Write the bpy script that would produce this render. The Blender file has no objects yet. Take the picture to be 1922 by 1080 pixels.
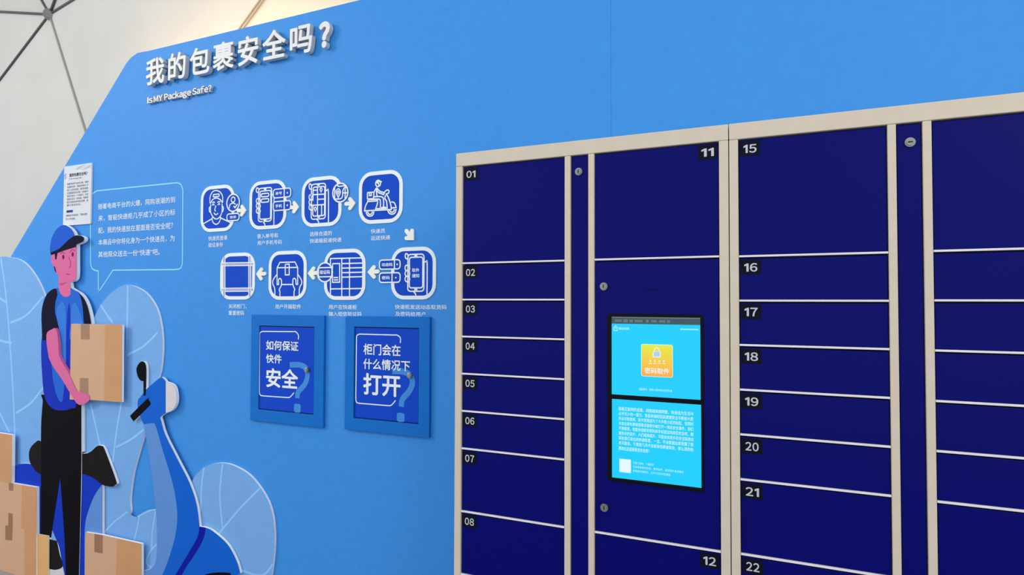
import bpy, bmesh, math
from mathutils import Vector, Matrix

S = bpy.context.scene
COL = S.collection

# ---------------------------------------------------------------- camera
FPX, YAW, PITCH, ROLL = 1142.3, math.radians(-23.622), math.radians(1.448), math.radians(0.171)
CAMZ = 1.5
YC, YB = 1.6, 2.05           # front planes of the locker frames and of the display board
cy_, sy_, cp_, sp_ = math.cos(YAW), math.sin(YAW), math.cos(PITCH), math.sin(PITCH)
FW = Vector((sy_ * cp_, cy_ * cp_, sp_))
R0 = Vector((cy_, -sy_, 0))
U0 = R0.cross(FW)
RT = R0 * math.cos(ROLL) + U0 * math.sin(ROLL)
UP = U0 * math.cos(ROLL) - R0 * math.sin(ROLL)
cam_data = bpy.data.cameras.new('camera')
cam_data.sensor_width = 36
cam_data.lens = FPX * 36 / 1922
cam_data.clip_start = 0.05
cam = bpy.data.objects.new('camera', cam_data)
COL.objects.link(cam)
M = Matrix((RT, UP, -FW)).transposed().to_4x4()
M.translation = Vector((0, 0, CAMZ))
cam.matrix_world = M
S.camera = cam

# ---------------------------------------------------------------- world, lights, exposure
S.view_settings.view_transform = 'Standard'
S.view_settings.look = 'None'
S.view_settings.exposure = 0.0
S.view_settings.gamma = 1.0
W = bpy.data.worlds.new('world')
S.world = W
W.use_nodes = True
bg = W.node_tree.nodes['Background']
bg.inputs[0].default_value = (0.93, 0.97, 1.0, 1)
bg.inputs[1].default_value = 0.88


def area(name, loc, target, size, power, color=(1, 1, 1), size_y=None):
    l = bpy.data.lights.new(name, 'AREA')
    l.energy = power
    l.color = color
    l.size = size
    if size_y:
        l.shape = 'RECTANGLE'
        l.size_y = size_y
    o = bpy.data.objects.new(name, l)
    COL.objects.link(o)
    o.location = loc
    o.rotation_euler = (Vector(target) - Vector(loc)).to_track_quat('-Z', 'Y').to_euler()
    return o


area('ceiling_lamp', (-6.2, -1.6, 4.0), (-2.6, 2.05, 1.4), 1.3, 95, (1, 0.99, 0.97))
area('ceiling_lamp', (2.8, -1.6, 3.7), (-0.6, 1.8, 1.5), 1.8, 62, (1, 0.86, 0.70))
area('cove_lamp', (-2.85, 2.16, 2.62), (-2.85, 2.65, 3.05), 1.7, 12, (1, 0.66, 0.33), 0.05)


# ---------------------------------------------------------------- helpers
def lin(c):
    c = c / 255.0
    return c / 12.92 if c <= 0.04045 else ((c + 0.055) / 1.055) ** 2.4


def mat(name, rgb, rough=0.5, metal=0.0, spec=0.5, emit=0.0, var=0.03, scale=30, bump=0.0):
    m = bpy.data.materials.new(name)
    m.use_nodes = True
    nt = m.node_tree
    p = nt.nodes['Principled BSDF']
    c = tuple(lin(v) for v in rgb)
    p.inputs['Roughness'].default_value = rough
    p.inputs['Metallic'].default_value = metal
    p.inputs['Specular IOR Level'].default_value = spec
    p.inputs['Base Color'].default_value = c + (1,)
    if emit:
        p.inputs['Base Color'].default_value = (0.01, 0.01, 0.01, 1)
        p.inputs['Emission Color'].default_value = c + (1,)
        p.inputs['Specular IOR Level'].default_value = 0.15
        p.inputs['Roughness'].default_value = 0.3
        p.inputs['Emission Strength'].default_value = emit
        return m
    tc = nt.nodes.new('ShaderNodeTexCoord')
    n = nt.nodes.new('ShaderNodeTexNoise')
    n.inputs['Scale'].default_value = scale
    n.inputs['Detail'].default_value = 3
    nt.links.new(tc.outputs['Object'], n.inputs['Vector'])
    r = nt.nodes.new('ShaderNodeValToRGB')
    r.color_ramp.elements[0].position = 0.3
    r.color_ramp.elements[1].position = 0.7
    r.color_ramp.elements[0].color = tuple(v * (1 - var) for v in c) + (1,)
    r.color_ramp.elements[1].color = tuple(min(1, v * (1 + var)) for v in c) + (1,)
    nt.links.new(n.outputs['Fac'], r.inputs['Fac'])
    nt.links.new(r.outputs['Color'], p.inputs['Base Color'])
    if bump:
        b = nt.nodes.new('ShaderNodeBump')
        b.inputs['Strength'].default_value = bump
        b.inputs['Distance'].default_value = 0.001
        nt.links.new(n.outputs['Fac'], b.inputs['Height'])
        nt.links.new(b.outputs['Normal'], p.inputs['Normal'])
    return m


MAT = {
    'board': mat('board_blue', (62, 148, 231), 0.5, spec=0.18),
    'board_edge': mat('board_edge_blue', (50, 110, 180), 0.6),
    'white_print': mat('white_print', (240, 248, 250), 0.6, spec=0.12),
    'band': mat('pale_lavender_print', (176, 180, 226), 0.6, spec=0.12),
    'cream': mat('cream_vinyl', (250, 248, 238), 0.6, spec=0.12),
    'foam': mat('white_foam_edge', (253, 254, 255), 0.7, spec=0.2),
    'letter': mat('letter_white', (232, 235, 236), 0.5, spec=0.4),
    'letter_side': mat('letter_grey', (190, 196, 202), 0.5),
    'dome': mat('dome_lining', (203, 203, 199), 0.8, spec=0.2, scale=2),
    'strut': mat('strut_grey', (82, 80, 82), 0.4, metal=0.3),
    'strut_light': mat('strut_pale', (150, 146, 140), 0.5, metal=0.2),
    'hub': mat('hub_grey', (136, 136, 138), 0.5, metal=0.2),
    'floor': mat('floor_grey', (150, 150, 154), 0.4),
    'tile': mat('sign_blue', (12, 76, 204), 0.6, spec=0.12),
    'caption': mat('caption_white', (226, 240, 252), 0.6, spec=0.12),
    'bubble': mat('bubble_line', (150, 222, 255), 0.6, spec=0.12),
    'frame_cream': mat('powder_coat_cream', (212, 202, 186), 0.42, spec=0.4),
    'navy': mat('powder_coat_navy', (0, 4, 107), 0.3, spec=0.11, var=0.05, scale=220, bump=0.04),
    'shadow_gap': mat('door_gap_dark', (30, 28, 40), 0.7),
    'plate': mat('number_plate_black', (9, 12, 30), 0.5, spec=0.1),
    'digit': mat('number_grey', (196, 200, 210), 0.6),
    'chrome': mat('lock_chrome', (150, 154, 152), 0.34, metal=0.9),
    'keyhole': mat('keyhole_dark', (20, 22, 24), 0.6),
    'divider': mat('divider_edge_lit', (232, 230, 236), 0.42, spec=0.3),  # frame paint lightened: light catching the edges is put into the colour
    'emboss': mat('emboss_navy', (1, 3, 60), 0.5, spec=0.1),
    'bezel': mat('bezel_black', (5, 7, 14), 0.4, spec=0.12),
    'access_frame': mat('access_frame_blue', (14, 114, 206), 0.5, spec=0.15),
    'access_door': mat('access_door_blue', (6, 72, 206), 0.42, spec=0.15),
    'question': mat('question_blue', (70, 146, 226), 0.6, spec=0.12),
    'leaf': mat('leaf_blue', (122, 176, 236), 0.6, spec=0.12),
    'vein': mat('leaf_vein', (150, 205, 252), 0.6, spec=0.12),
    'scooter': mat('scooter_blue', (6, 100, 212), 0.55, spec=0.12),
    'scooter_deep': mat('scooter_deep_blue', (4, 54, 194), 0.55, spec=0.12),
    'scooter_stripe': mat('scooter_stripe_blue', (2, 20, 160), 0.55, spec=0.12),
    'scooter_pale': mat('scooter_pale_blue', (98, 148, 218), 0.55, spec=0.12),
    'lamp_grey': mat('headlight_grey', (220, 216, 220), 0.55, spec=0.12),
    'black': mat('print_black', (12, 12, 18), 0.55, spec=0.04),
    'brown_black': mat('print_brown_black', (28, 24, 26), 0.55, spec=0.05),
    'navy_sleeve': mat('sleeve_navy', (14, 12, 42), 0.55, spec=0.05),
    'cap': mat('cap_blue', (16, 90, 208), 0.55, spec=0.12),
    'skin': mat('print_pink', (222, 108, 160), 0.55, spec=0.12),
    'skin_dark': mat('print_dark_pink', (188, 82, 140), 0.55, spec=0.12),
    'face_ink': mat('face_ink', (90, 20, 60), 0.55, spec=0.12),
    'shirt': mat('shirt_blue', (28, 104, 212), 0.55, spec=0.12),
    'shirt_light': mat('shirt_light_blue', (50, 124, 222), 0.55, spec=0.12),
    'shirt_dark': mat('shirt_dark_blue', (4, 44, 186), 0.55, spec=0.12),
    'box': mat('box_tan', (216, 172, 140), 0.6, spec=0.12, scale=12),
    'box_side': mat('box_tan_dark', (210, 156, 112), 0.6, spec=0.12, scale=12),
    'box_yellow': mat('box_yellow_tan', (226, 180, 120), 0.6, spec=0.12, scale=12),
    'tape': mat('tape_brown', (168, 134, 106), 0.55, spec=0.12),
    'tape_dark': mat('tape_dark_brown', (160, 120, 92), 0.55, spec=0.12),
    'paper': mat('notice_paper', (222, 226, 234), 0.6, spec=0.12),
    'paper_edge': mat('notice_edge', (226, 230, 236), 0.6),
    'ink': mat('notice_ink', (70, 72, 84), 0.7),
    'ink_black': mat('notice_black', (22, 22, 28), 0.7),
    'ink_blue': mat('notice_blue', (40, 60, 150), 0.7),
    'ink_pale': mat('notice_pale', (176, 190, 214), 0.7),
    'cyan': mat('screen_cyan', (22, 206, 255), emit=1.0),
    'screen_grey': mat('screen_status_grey', (62, 84, 92), emit=1.0),
    'screen_mark': mat('screen_status_mark', (96, 118, 122), emit=1.0),
    'screen_white': mat('screen_white', (226, 248, 255), emit=1.0),
    'screen_text': mat('screen_text', (196, 244, 255), emit=1.0),
    'screen_lock': mat('screen_lock', (176, 206, 236), emit=1.0),
}
# the lit yellow-to-orange button of the screen
m = bpy.data.materials.new('screen_button')
m.use_nodes = True
nt = m.node_tree
p = nt.nodes['Principled BSDF']
tc = nt.nodes.new('ShaderNodeTexCoord')
sx = nt.nodes.new('ShaderNodeSeparateXYZ')
rp = nt.nodes.new('ShaderNodeValToRGB')
nt.links.new(tc.outputs['Generated'], sx.inputs[0])
nt.links.new(sx.outputs['Z'], rp.inputs['Fac'])
rp.color_ramp.elements[0].color = (lin(255), lin(166), lin(58), 1)
rp.color_ramp.elements[1].color = (lin(226), lin(232), lin(56), 1)
nt.links.new(rp.outputs['Color'], p.inputs['Emission Color'])
p.inputs['Emission Strength'].default_value = 1.0
p.inputs['Base Color'].default_value = (0.01, 0.01, 0.01, 1)
MAT['screen_button'] = m


def at(x, y, Y):
    """the point of the photograph at (x, y) on the upright plane at depth Y -> (X, Z)"""
    d = RT * ((x - 961) / FPX) + UP * (-(y - 540) / FPX) + FW
    d = d / d.y
    return (d.x * Y, CAMZ + d.z * Y)


def crop(ox, oy, sc):
    return lambda x, y: (ox + x / sc, oy + y / sc)


def smooth(pts, closed=True, n=6):
    """Catmull-Rom through the points; a third entry marks a sharp corner"""
    N = len(pts)
    out = []
    segs = N if closed else N - 1
    for i in range(segs):
        a, b = pts[i], pts[(i + 1) % N]
        pa = pts[(i - 1) % N] if (closed or i > 0) else a
        pb = pts[(i + 2) % N] if (closed or i + 2 < N) else b
        ca, cb = len(a) > 2, len(b) > 2
        if ca and cb:
            out.append((a[0], a[1]))
            continue
        if ca:
            pa = a
        if cb:
            pb = b
        for k in range(n):
            t = k / n
            r = []
            for c in (0, 1):
                p0, p1, p2, p3 = pa[c], a[c], b[c], pb[c]
                r.append(0.5 * (2 * p1 + (p2 - p0) * t + (2 * p0 - 5 * p1 + 4 * p2 - p3) * t * t
                                + (3 * p1 - p0 - 3 * p2 + p3) * t ** 3))
            out.append(tuple(r))
    if not closed:
        out.append((pts[-1][0], pts[-1][1]))
    return out


def rrect(x0, x1, z0, z1, r, n=6):
    out = []
    for cx, cz, a in ((x1 - r, z1 - r, 0), (x0 + r, z1 - r, 90), (x0 + r, z0 + r, 180), (x1 - r, z0 + r, 270)):
        for k in range(n + 1):
            t = math.radians(a + 90 * k / n)
            out.append((cx + r * math.cos(t), cz + r * math.sin(t)))
    return out


def ell(cx, cz, rx, rz, n=28):
    return [(cx + rx * math.cos(2 * math.pi * k / n), cz + rz * math.sin(2 * math.pi * k / n)) for k in range(n)]


class MB:
    def __init__(s):
        s.v, s.f, s.mi, s.mats = [], [], [], []
        s.n = 0

    def _m(s, m):
        if m not in s.mats:
            s.mats.append(m)
        return s.mats.index(m)

    def prism(s, poly, y0, y1, m, side=None):
        """outline (X, Z) extruded from the front y0 to the back y1"""
        n = len(poly)
        a = sum(poly[i][0] * poly[(i + 1) % n][1] - poly[(i + 1) % n][0] * poly[i][1] for i in range(n))
        if a < 0:
            poly = poly[::-1]
        b = len(s.v)
        s.v += [(x, y0, z) for x, z in poly] + [(x, y1, z) for x, z in poly]
        fi, si = s._m(m), s._m(side or m)
        s.f.append(list(range(b, b + n)))
        s.mi.append(fi)
        s.f.append(list(range(b + 2 * n - 1, b + n - 1, -1)))
        s.mi.append(si)
        for i in range(n):
            j = (i + 1) % n
            s.f.append([b + i, b + n + i, b + n + j, b + j])
            s.mi.append(si)
        return s

    def box(s, x0, x1, y0, y1, z0, z1, m):
        return s.prism([(x0, z0), (x1, z0), (x1, z1), (x0, z1)], y0, y1, m)

    def ring(s, outer, inner, y0, y1, m):
        n = len(outer)
        b = len(s.v)
        for y in (y0, y1):
            s.v += [(x, y, z) for x, z in outer] + [(x, y, z) for x, z in inner]
        k = s._m(m)
        for i in range(n):
            j = (i + 1) % n
            o0, o1, i0, i1 = b + i, b + j, b + n + i, b + n + j
            O0, O1, I0, I1 = o0 + 2 * n, o1 + 2 * n, i0 + 2 * n, i1 + 2 * n
            s.f += [[o0, o1, i1, i0], [O1, O0, I0, I1], [o1, o0, O0, O1], [i0, i1, I1, I0]]
            s.mi += [k] * 4
        return s

    def stroke(s, pts, w, y0, y1, m, closed=False, caps=False):
        s.n += 1
        y0 -= (s.n % 12) * 0.000025      # crossing strokes never share a plane
        P = [Vector((p[0], p[1])) for p in pts]
        Q = [P[0]]
        for p_ in P[1:]:
            if (p_ - Q[-1]).length > 1e-6:
                Q.append(p_)
        if closed and (Q[0] - Q[-1]).length < 1e-6:
            Q.pop()
        P = Q
        n = len(P)
        if n < 2:
            return s
        L, R = [], []
        for i in range(n):
            if closed:
                d0, d1 = P[i] - P[i - 1], P[(i + 1) % n] - P[i]
            else:
                d0 = P[i] - P[max(i - 1, 0)] if i else P[1] - P[0]
                d1 = P[i + 1] - P[i] if i < n - 1 else d0
            d0, d1 = d0.normalized(), d1.normalized()
            t = d0 + d1
            t = t.normalized() if t.length > 1e-4 else d0
            nm = Vector((-t.y, t.x))
            n0 = Vector((-d0.y, d0.x))
            k = w / 2 / max(0.45, nm.dot(n0))
            L.append(P[i] + nm * k)
            R.append(P[i] - nm * k)
        b = len(s.v)
        for y in (y0, y1):
            s.v += [(q.x, y, q.y) for q in L] + [(q.x, y, q.y) for q in R]
        k = s._m(m)
        for i in range(n if closed else n - 1):
            j = (i + 1) % n
            l0, l1, r0, r1 = b + i, b + j, b + n + i, b + n + j
            B = 2 * n
            s.f += [[r0, r1, l1, l0], [r1 + B, r0 + B, l0 + B, l1 + B], [l0, l1, l1 + B, l0 + B], [r1, r0, r0 + B, r1 + B]]
            s.mi += [k] * 4
        if not closed:
            for i in (0, n - 1):
                s.f.append([b + i, b + n + i, b + 3 * n + i, b + 2 * n + i])
                s.mi.append(k)
            if caps:
                for k_, q in enumerate((P[0], P[-1])):
                    s.prism(ell(q.x, q.y, w / 2, w / 2, 14), y0 + 0.00004 * (k_ + 1), y1, m)
        return s

    def disc(s, c, r, y0, y1, m, n=28):
        return s.prism(ell(c[0], c[1], r, r, n), y0, y1, m)

    def tube(s, a, b_, r, m, n=10):
        a, b_ = Vector(a), Vector(b_)
        d = (b_ - a).normalized()
        u = d.orthogonal().normalized()
        w = d.cross(u)
        b = len(s.v)
        for q in (a, b_):
            for k in range(n):
                t = 2 * math.pi * k / n
                s.v.append(tuple(q + u * (r * math.cos(t)) + w * (r * math.sin(t))))
        k = s._m(m)
        for i in range(n):
            j = (i + 1) % n
            s.f.append([b + i, b + j, b + n + j, b + n + i])
            s.mi.append(k)
        s.f += [list(range(b + n - 1, b - 1, -1)), list(range(b + n, b + 2 * n))]
        s.mi += [k, k]
        return s

    def mesh(s, v, f, m):
        b = len(s.v)
        s.v += v
        k = s._m(m)
        for q in f:
            s.f.append([b + i for i in q])
            s.mi.append(k)
        return s

    def build(s, name, parent=None, bevel=0.0, fix=True):
        me = bpy.data.meshes.new(name)
        o = (parent or {}).get('_w', None) if parent else None
        o = ORIGIN[parent.name] if parent else Vector((0, 0, 0))
        me.from_pydata([(x - o.x, y - o.y, z - o.z) for x, y, z in s.v], [], s.f)
        for mm in s.mats:
            me.materials.append(MAT[mm])
        for pl, i in zip(me.polygons, s.mi):
            pl.material_index = i
        if fix:
            bm = bmesh.new()
            bm.from_mesh(me)
            bmesh.ops.recalc_face_normals(bm, faces=bm.faces)
            bm.to_mesh(me)
            bm.free()
        me.update()
        ob = bpy.data.objects.new(name, me)
        COL.objects.link(ob)
        if parent:
            ob.parent = parent
        ORIGIN[ob.name] = o
        if bevel:
            md = ob.modifiers.new('bevel', 'BEVEL')
            md.width = bevel
            md.segments = 2
            md.limit_method = 'ANGLE'
        return ob


ORIGIN = {}


def thing(name, label, cat, loc, group=None):
    o = bpy.data.objects.new(name, None)
    o.empty_display_size = 0.05
    COL.objects.link(o)
    o.location = loc
    o['label'] = label
    o['category'] = cat
    if group:
        o['group'] = group
    ORIGIN[o.name] = Vector(loc)
    return o


def tag(o, label, cat, group=None):
    o['label'] = label
    o['category'] = cat
    if group:
        o['group'] = group
    return o


_glyph = {}


def glyphs(txt, bold, res):
    """flat text as (verts, faces), em size 1"""
    key = (txt, res)
    if key not in _glyph:
        c = bpy.data.curves.new('text', 'FONT')
        c.body = txt
        c.size = 1
        c.resolution_u = res
        c.fill_mode = 'FRONT'
        ob = bpy.data.objects.new('text', c)
        COL.objects.link(ob)
        dg = bpy.context.evaluated_depsgraph_get()
        me = bpy.data.meshes.new_from_object(ob.evaluated_get(dg))
        _glyph[key] = ([tuple(v.co) for v in me.vertices], [list(p.vertices) for p in me.polygons])
        bpy.data.objects.remove(ob)
        bpy.data.curves.remove(c)
        bpy.data.meshes.remove(me)
    return _glyph[key]


def latin(word, gap=0.085):
    if word.isdigit():
        gap = 0.14
    """plain sans letters and figures set one after another on the baseline -> (verts, faces)"""
    V, F, x = [], [], 0.0
    for ch in word:
        if ch == ' ':
            x += 0.22
            continue
        if ch == 'I':
            v, f = [(0, 0, 0), (0.11, 0, 0), (0.11, 0.735, 0), (0, 0.735, 0)], [[0, 1, 2, 3]]
        elif ch == '1':
            v = [(0.20, 0, 0), (0.325, 0, 0), (0.325, 0.73, 0), (0.24, 0.73, 0), (0.03, 0.61, 0), (0.03, 0.50, 0), (0.20, 0.57, 0)]
            f = [[0, 1, 2, 6], [2, 3, 4, 5, 6]]
        else:
            v, f = glyphs(chr(ord(ch) + 0xFEE0), 0, 4)
        ax, bx = min(q[0] for q in v), max(q[0] for q in v)
        b = len(V)
        V += [(q[0] - ax + x, q[1], 0) for q in v]
        F += [[b + i for i in q] for q in f]
        x += bx - ax + gap
    return V, F


def put_text(mb, txt, x0, x1, z0, z1, y, m, bold=0.012, res=3, keep=False):
    """text fitted into the rectangle (X, Z) of an upright plane"""
    v, f = latin(txt) if txt.isdigit() else glyphs(txt, bold, res)
    if not v:
        return
    ax, bx = min(q[0] for q in v), max(q[0] for q in v)
    az, bz = min(q[1] for q in v), max(q[1] for q in v)
    kx, kz = (x1 - x0) / (bx - ax), (z1 - z0) / (bz - az)
    if bold >= 0.01:      # a heavier weight: the outline laid down several times around itself
        offs = [(math.cos(a * 1.0472) * bold, math.sin(a * 1.0472) * bold) for a in range(6)]
    else:
        offs = [(0, 0)]
    for k, (ox, oz) in enumerate(offs):
        mb.mesh([(x0 + (q[0] - ax + ox) * kx, y - k * 0.00003, z0 + (q[1] - az + oz) * kz) for q in v], f, m)


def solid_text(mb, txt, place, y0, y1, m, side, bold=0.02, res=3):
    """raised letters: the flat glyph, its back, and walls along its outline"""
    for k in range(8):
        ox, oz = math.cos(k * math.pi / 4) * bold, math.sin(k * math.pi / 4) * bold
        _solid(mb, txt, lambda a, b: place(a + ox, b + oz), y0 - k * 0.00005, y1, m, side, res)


def _solid(mb, txt, place, y0, y1, m, side, res):
    v, f = latin(txt) if ord(txt[0]) < 128 else glyphs(txt, 0, res)
    P = [place(q[0], q[1]) for q in v]
    n = len(P)
    cnt = {}
    for q in f:
        for i in range(len(q)):
            e = (q[i], q[(i + 1) % len(q)])
            cnt[e] = 1
    b = len(mb.v)
    mb.v += [(x, y0, z) for x, z in P] + [(x, y1, z) for x, z in P]
    fi, si = mb._m(m), mb._m(side)
    for q in f:
        mb.f.append([b + i for i in q])
        mb.mi.append(fi)
        mb.f.append([b + n + i for i in reversed(q)])
        mb.mi.append(si)
    for (i, j) in cnt:
        if (j, i) not in cnt:
            mb.f.append([b + i, b + n + i, b + n + j, b + j])
            mb.mi.append(si)


def px_rect(cr, x0, x1, y0, y1, Y):
    """crop rectangle -> (X0, X1, Z0, Z1) measured through its centre"""
    xc, yc = (x0 + x1) / 2, (y0 + y1) / 2
    X0 = at(*cr(x0, yc), Y)[0]
    X1 = at(*cr(x1, yc), Y)[0]
    return X0, X1, at(*cr(xc, y1), Y)[1], at(*cr(xc, y0), Y)[1]


PX = crop(0, 0, 1)

# ================================================================ the setting
fl = MB().mesh([(-9, -4, 0), (6, -4, 0), (6, 4, 0), (-9, 4, 0)], [[0, 1, 2, 3]], 'floor').build('floor', fix=False)
fl['kind'] = 'structure'


def dp(x, y, Y):
    X, Z = at(x, y, Y)
    return Vector((X, Y, Z))


DH, DA, DF = dp(93, 27, 2.95), dp(206, 393, 2.75), dp(782, -400, 2.35)
DB = dp(-465, 764, 2.75)
DC, DD, DE = dp(-330, 4, 2.75), dp(-7, -153, 2.72), dp(170, -185, 2.6)
DM, DN = Vector((2.5, 2.5, 3.2)), Vector((2.6, 2.9, 0.0))
DP_, DQ = Vector((-3.6, 2.9, 0.0)), Vector((DB.x, DB.y, 0.0))
dome_v = [DH, DA, DF, DB, DC, DD, DE, DM, DN, DP_, DQ]
dome_f = [(0, 1, 3), (0, 3, 4), (0, 4, 5), (0, 5, 6), (0, 6, 2), (0, 2, 1), (1, 2, 7), (1, 7, 8), (1, 8, 9), (1, 9, 10), (1, 10, 3)]
wb = MB().mesh([tuple(v) for v in dome_v], dome_f, 'dome').build('wall_back', fix=False)
wb['kind'] = 'structure'


def inward(p, d):
    v = Vector((0, 0, CAMZ)) - p
    return p + v.normalized() * d


frm = thing('dome_frame', 'grey frame of thin struts radiating from a round hub on the white dome', 'frame', tuple(inward(DH, 0.02)))
for q, mm in ((DC, 'strut'), (DD, 'strut'), (DE, 'strut'), (DF, 'strut'), (DB, 'strut'), (DA, 'strut_light')):
    a, b = inward(DH, 0.012), inward(q, 0.012)
    MB().tube(a, b, 0.010 if mm == 'strut' else 0.009, mm).build('strut', frm)
sb = MB()
d_ = (DA - DF).normalized().cross(Vector((0, 1, 0))).normalized()
for sgn in (-1, 1):
    sb.tube(inward(DF, 0.008) + d_ * 0.011 * sgn, inward(DA, 0.008) + d_ * 0.011 * sgn, 0.0045, 'strut_light')
sb.build('strut', frm)['label'] = 'pale double strut ending at the top edge of the blue board'
dirn = (Vector((0, 0, CAMZ)) - DH).normalized()
h0, h1 = inward(DH, 0.0), inward(DH, 0.05)
hb = MB().tube(h0, h1, 0.045, 'hub', 24).build('hub', frm, 0.004)
MB().tube(h1, h1 + dirn * 0.012, 0.03, 'hub', 24).build('hub_cap', hb, 0.003)

# ================================================================ display board
BT = 0.05
topz = 0.5 * (at(270, 94.5, YB)[1] + at(690, 0.5, YB)[1])
cA, cB_, cC, cD = at(277, 93, YB), at(258, 99.5, YB), at(237, 119, YB), at(21, 481, YB)
kx = (cD[0] - cC[0]) / (cD[1] - cC[1])
low = (cD[0] + kx * (0.75 - cD[1]), 0.75)
seamX = at(1147, 240, YB)[0]
board = thing('display_board', 'large blue exhibition board with slanted left edge behind the lockers', 'board', ((-1.5), YB + BT / 2, 0))
gap = 0.0003
MB().prism([(seamX - gap, 0.0), (seamX - gap, topz), (cA[0], topz), ((cA[0] * .6 + cB_[0] * .4), cA[1] * .25 + topz * .7 + cB_[1] * .05), cB_, at(246, 108, YB), cC, cD, low, (low[0], 0.0)],
           YB, YB + BT, 'board', 'board_edge').build('panel', board)
MB().box(seamX + gap, 2.4, YB, YB + BT, 0, topz, 'board').build('panel', board)
MB().box(low[0] + 0.2, 2.3, YB + BT, YB + BT + 0.02, 0, 1.2, 'board_edge').build('backing_rail', board)

# raised title
T6 = crop(260, 30, 5.058)
tt = thing('title_lettering', 'large raised white Chinese title characters across the top of the blue board', 'lettering', (at(450, 110, YB)[0], YB, at(450, 110, YB)[1]))
YF = YB - 0.028
cen = [(157, 385, 640), (370, 335, 600), (578, 300, 565), (807, 250, 525), (1040, 195, 480), (1290, 125, 425), (1541, 95, 375)]
XS = [at(*T6(c[0], (c[1] + c[2]) / 2), YF)[0] for c in cen]
ZT = [at(*T6(c[0], c[1]), YF)[1] for c in cen]
ZB = [at(*T6(c[0], c[2]), YF)[1] for c in cen]
pitch = (XS[-1] - XS[0]) / 6
zmid = sum(ZT + ZB) / 14
hgt = (sum(ZT) - sum(ZB)) / 7
chars = '我的包裹安全吗'
for i, ch in enumerate(chars):
    v, f = glyphs(ch, 0.026, 4)
    ax, bx = min(q[0] for q in v), max(q[0] for q in v)
    mx = 0.5
    az, bz = min(q[1] for q in v), max(q[1] for q in v)
    kz = hgt / 0.985
    kx_ = pitch / 1.13
    mb = MB()
    Xc = XS[0] + pitch * i
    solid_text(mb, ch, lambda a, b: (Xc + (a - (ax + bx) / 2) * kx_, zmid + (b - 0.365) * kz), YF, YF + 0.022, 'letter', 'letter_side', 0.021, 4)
    mb.build('raised_character', tt)
v, f = latin('?')
ax, bx = min(q[0] for q in v), max(q[0] for q in v)
az, bz = min(q[1] for q in v), max(q[1] for q in v)
r = px_rect(T6, 1722, 1806, 66, 288, YF)
mb = MB()
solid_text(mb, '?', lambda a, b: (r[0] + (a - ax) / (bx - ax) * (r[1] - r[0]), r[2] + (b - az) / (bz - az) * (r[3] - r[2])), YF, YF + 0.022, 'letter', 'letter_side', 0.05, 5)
mb.build('raised_character', tt)
st = thing('subtitle_lettering', 'small raised white English subtitle under the large Chinese title', 'lettering', (at(335, 185, YB)[0], YB, at(335, 185, YB)[1]))
YF = YB - 0.016
words = [('Is', 85, 132, 775, 825, 818), ('MY', 145, 225, 757, 815, 803), ('Package', 245, 495, 715, 800, 770), ('Safe?', 513, 690, 680, 765, 742)]
zb = at(*T6(85, 829), YF)[1]
cap = at(*T6(88, 775), YF)[1] - zb
CAPH = max(q[1] for q in latin('I')[0])
for w, x0, x1, *_ in words:
    v, f = latin(w)
    ax, bx = min(q[0] for q in v), max(q[0] for q in v)
    yy = 829 - (x0 + x1 - 170) / 2 * 0.173
    X0, X1 = at(*T6(x0, yy), YF)[0], at(*T6(x1, yy), YF)[0]
    mb = MB()
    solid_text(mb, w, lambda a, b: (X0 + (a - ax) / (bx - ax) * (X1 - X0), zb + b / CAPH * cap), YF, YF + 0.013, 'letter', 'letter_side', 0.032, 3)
    mb.build('raised_word', st)

# ================================================================ process pictograms
LW = 0.0052
YS = YB - 0.0030     # front of the sign tiles
YD = YS - 0.0006     # line drawings


def stroke_px(mb, cr, pts, w=LW, y0=None, m='white_print', closed=False, sm=True, caps=False, n=5):
    y0 = YD if y0 is None else y0
    P = [at(*cr(p_[0], p_[1]), YB) + tuple(p_[2:]) for p_ in pts]
    mb.stroke(smooth(P, closed, n) if sm else P, w, y0, y0 + 0.0005, m, closed, caps)


def sharp(pts):
    return [tuple(p_) + (1,) for p_ in pts]


def rr_px(mb, cr, x0, x1, y0, y1, rad, w=LW, y=None, m='white_print'):
    X0, X1, Z0, Z1 = px_rect(cr, x0, x1, y0, y1, YB)
    y = YD if y is None else y
    mb.stroke(rrect(X0, X1, Z0, Z1, rad, 4), w, y, y + 0.0005, m, True)


def disc_px(cr, x, y, rx):
    X, Z = at(*cr(x, y), YB)
    r = (at(*cr(x + rx, y), YB)[0] - at(*cr(x - rx, y), YB)[0]) / 2
    return X, Z, r


def text_px(mb, cr, txt, x0, x1, cyl, cyr, h, y, m, bold=0.014, res=2, Y=YB):
    """one line; centre heights at its left and right ends, character height h in crop pixels"""
    ym = (cyl + cyr) / 2
    X0, X1 = at(*cr(x0, cyl), Y)[0], at(*cr(x1, cyr), Y)[0]
    zc = (at(*cr(x0, cyl), Y)[1] + at(*cr(x1, cyr), Y)[1]) / 2
    hz = (at(*cr((x0 + x1) / 2, ym - h / 2), Y)[1] - at(*cr((x0 + x1) / 2, ym + h / 2), Y)[1])
    put_text(mb, txt, X0, X1, zc - hz / 2, zc + hz / 2, y, m, bold, res)


CA, CB, CC, CD = crop(370, 310, 6.75), crop(560, 310, 6.75), crop(405, 450, 6.75), crop(580, 450, 6.748)


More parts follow.
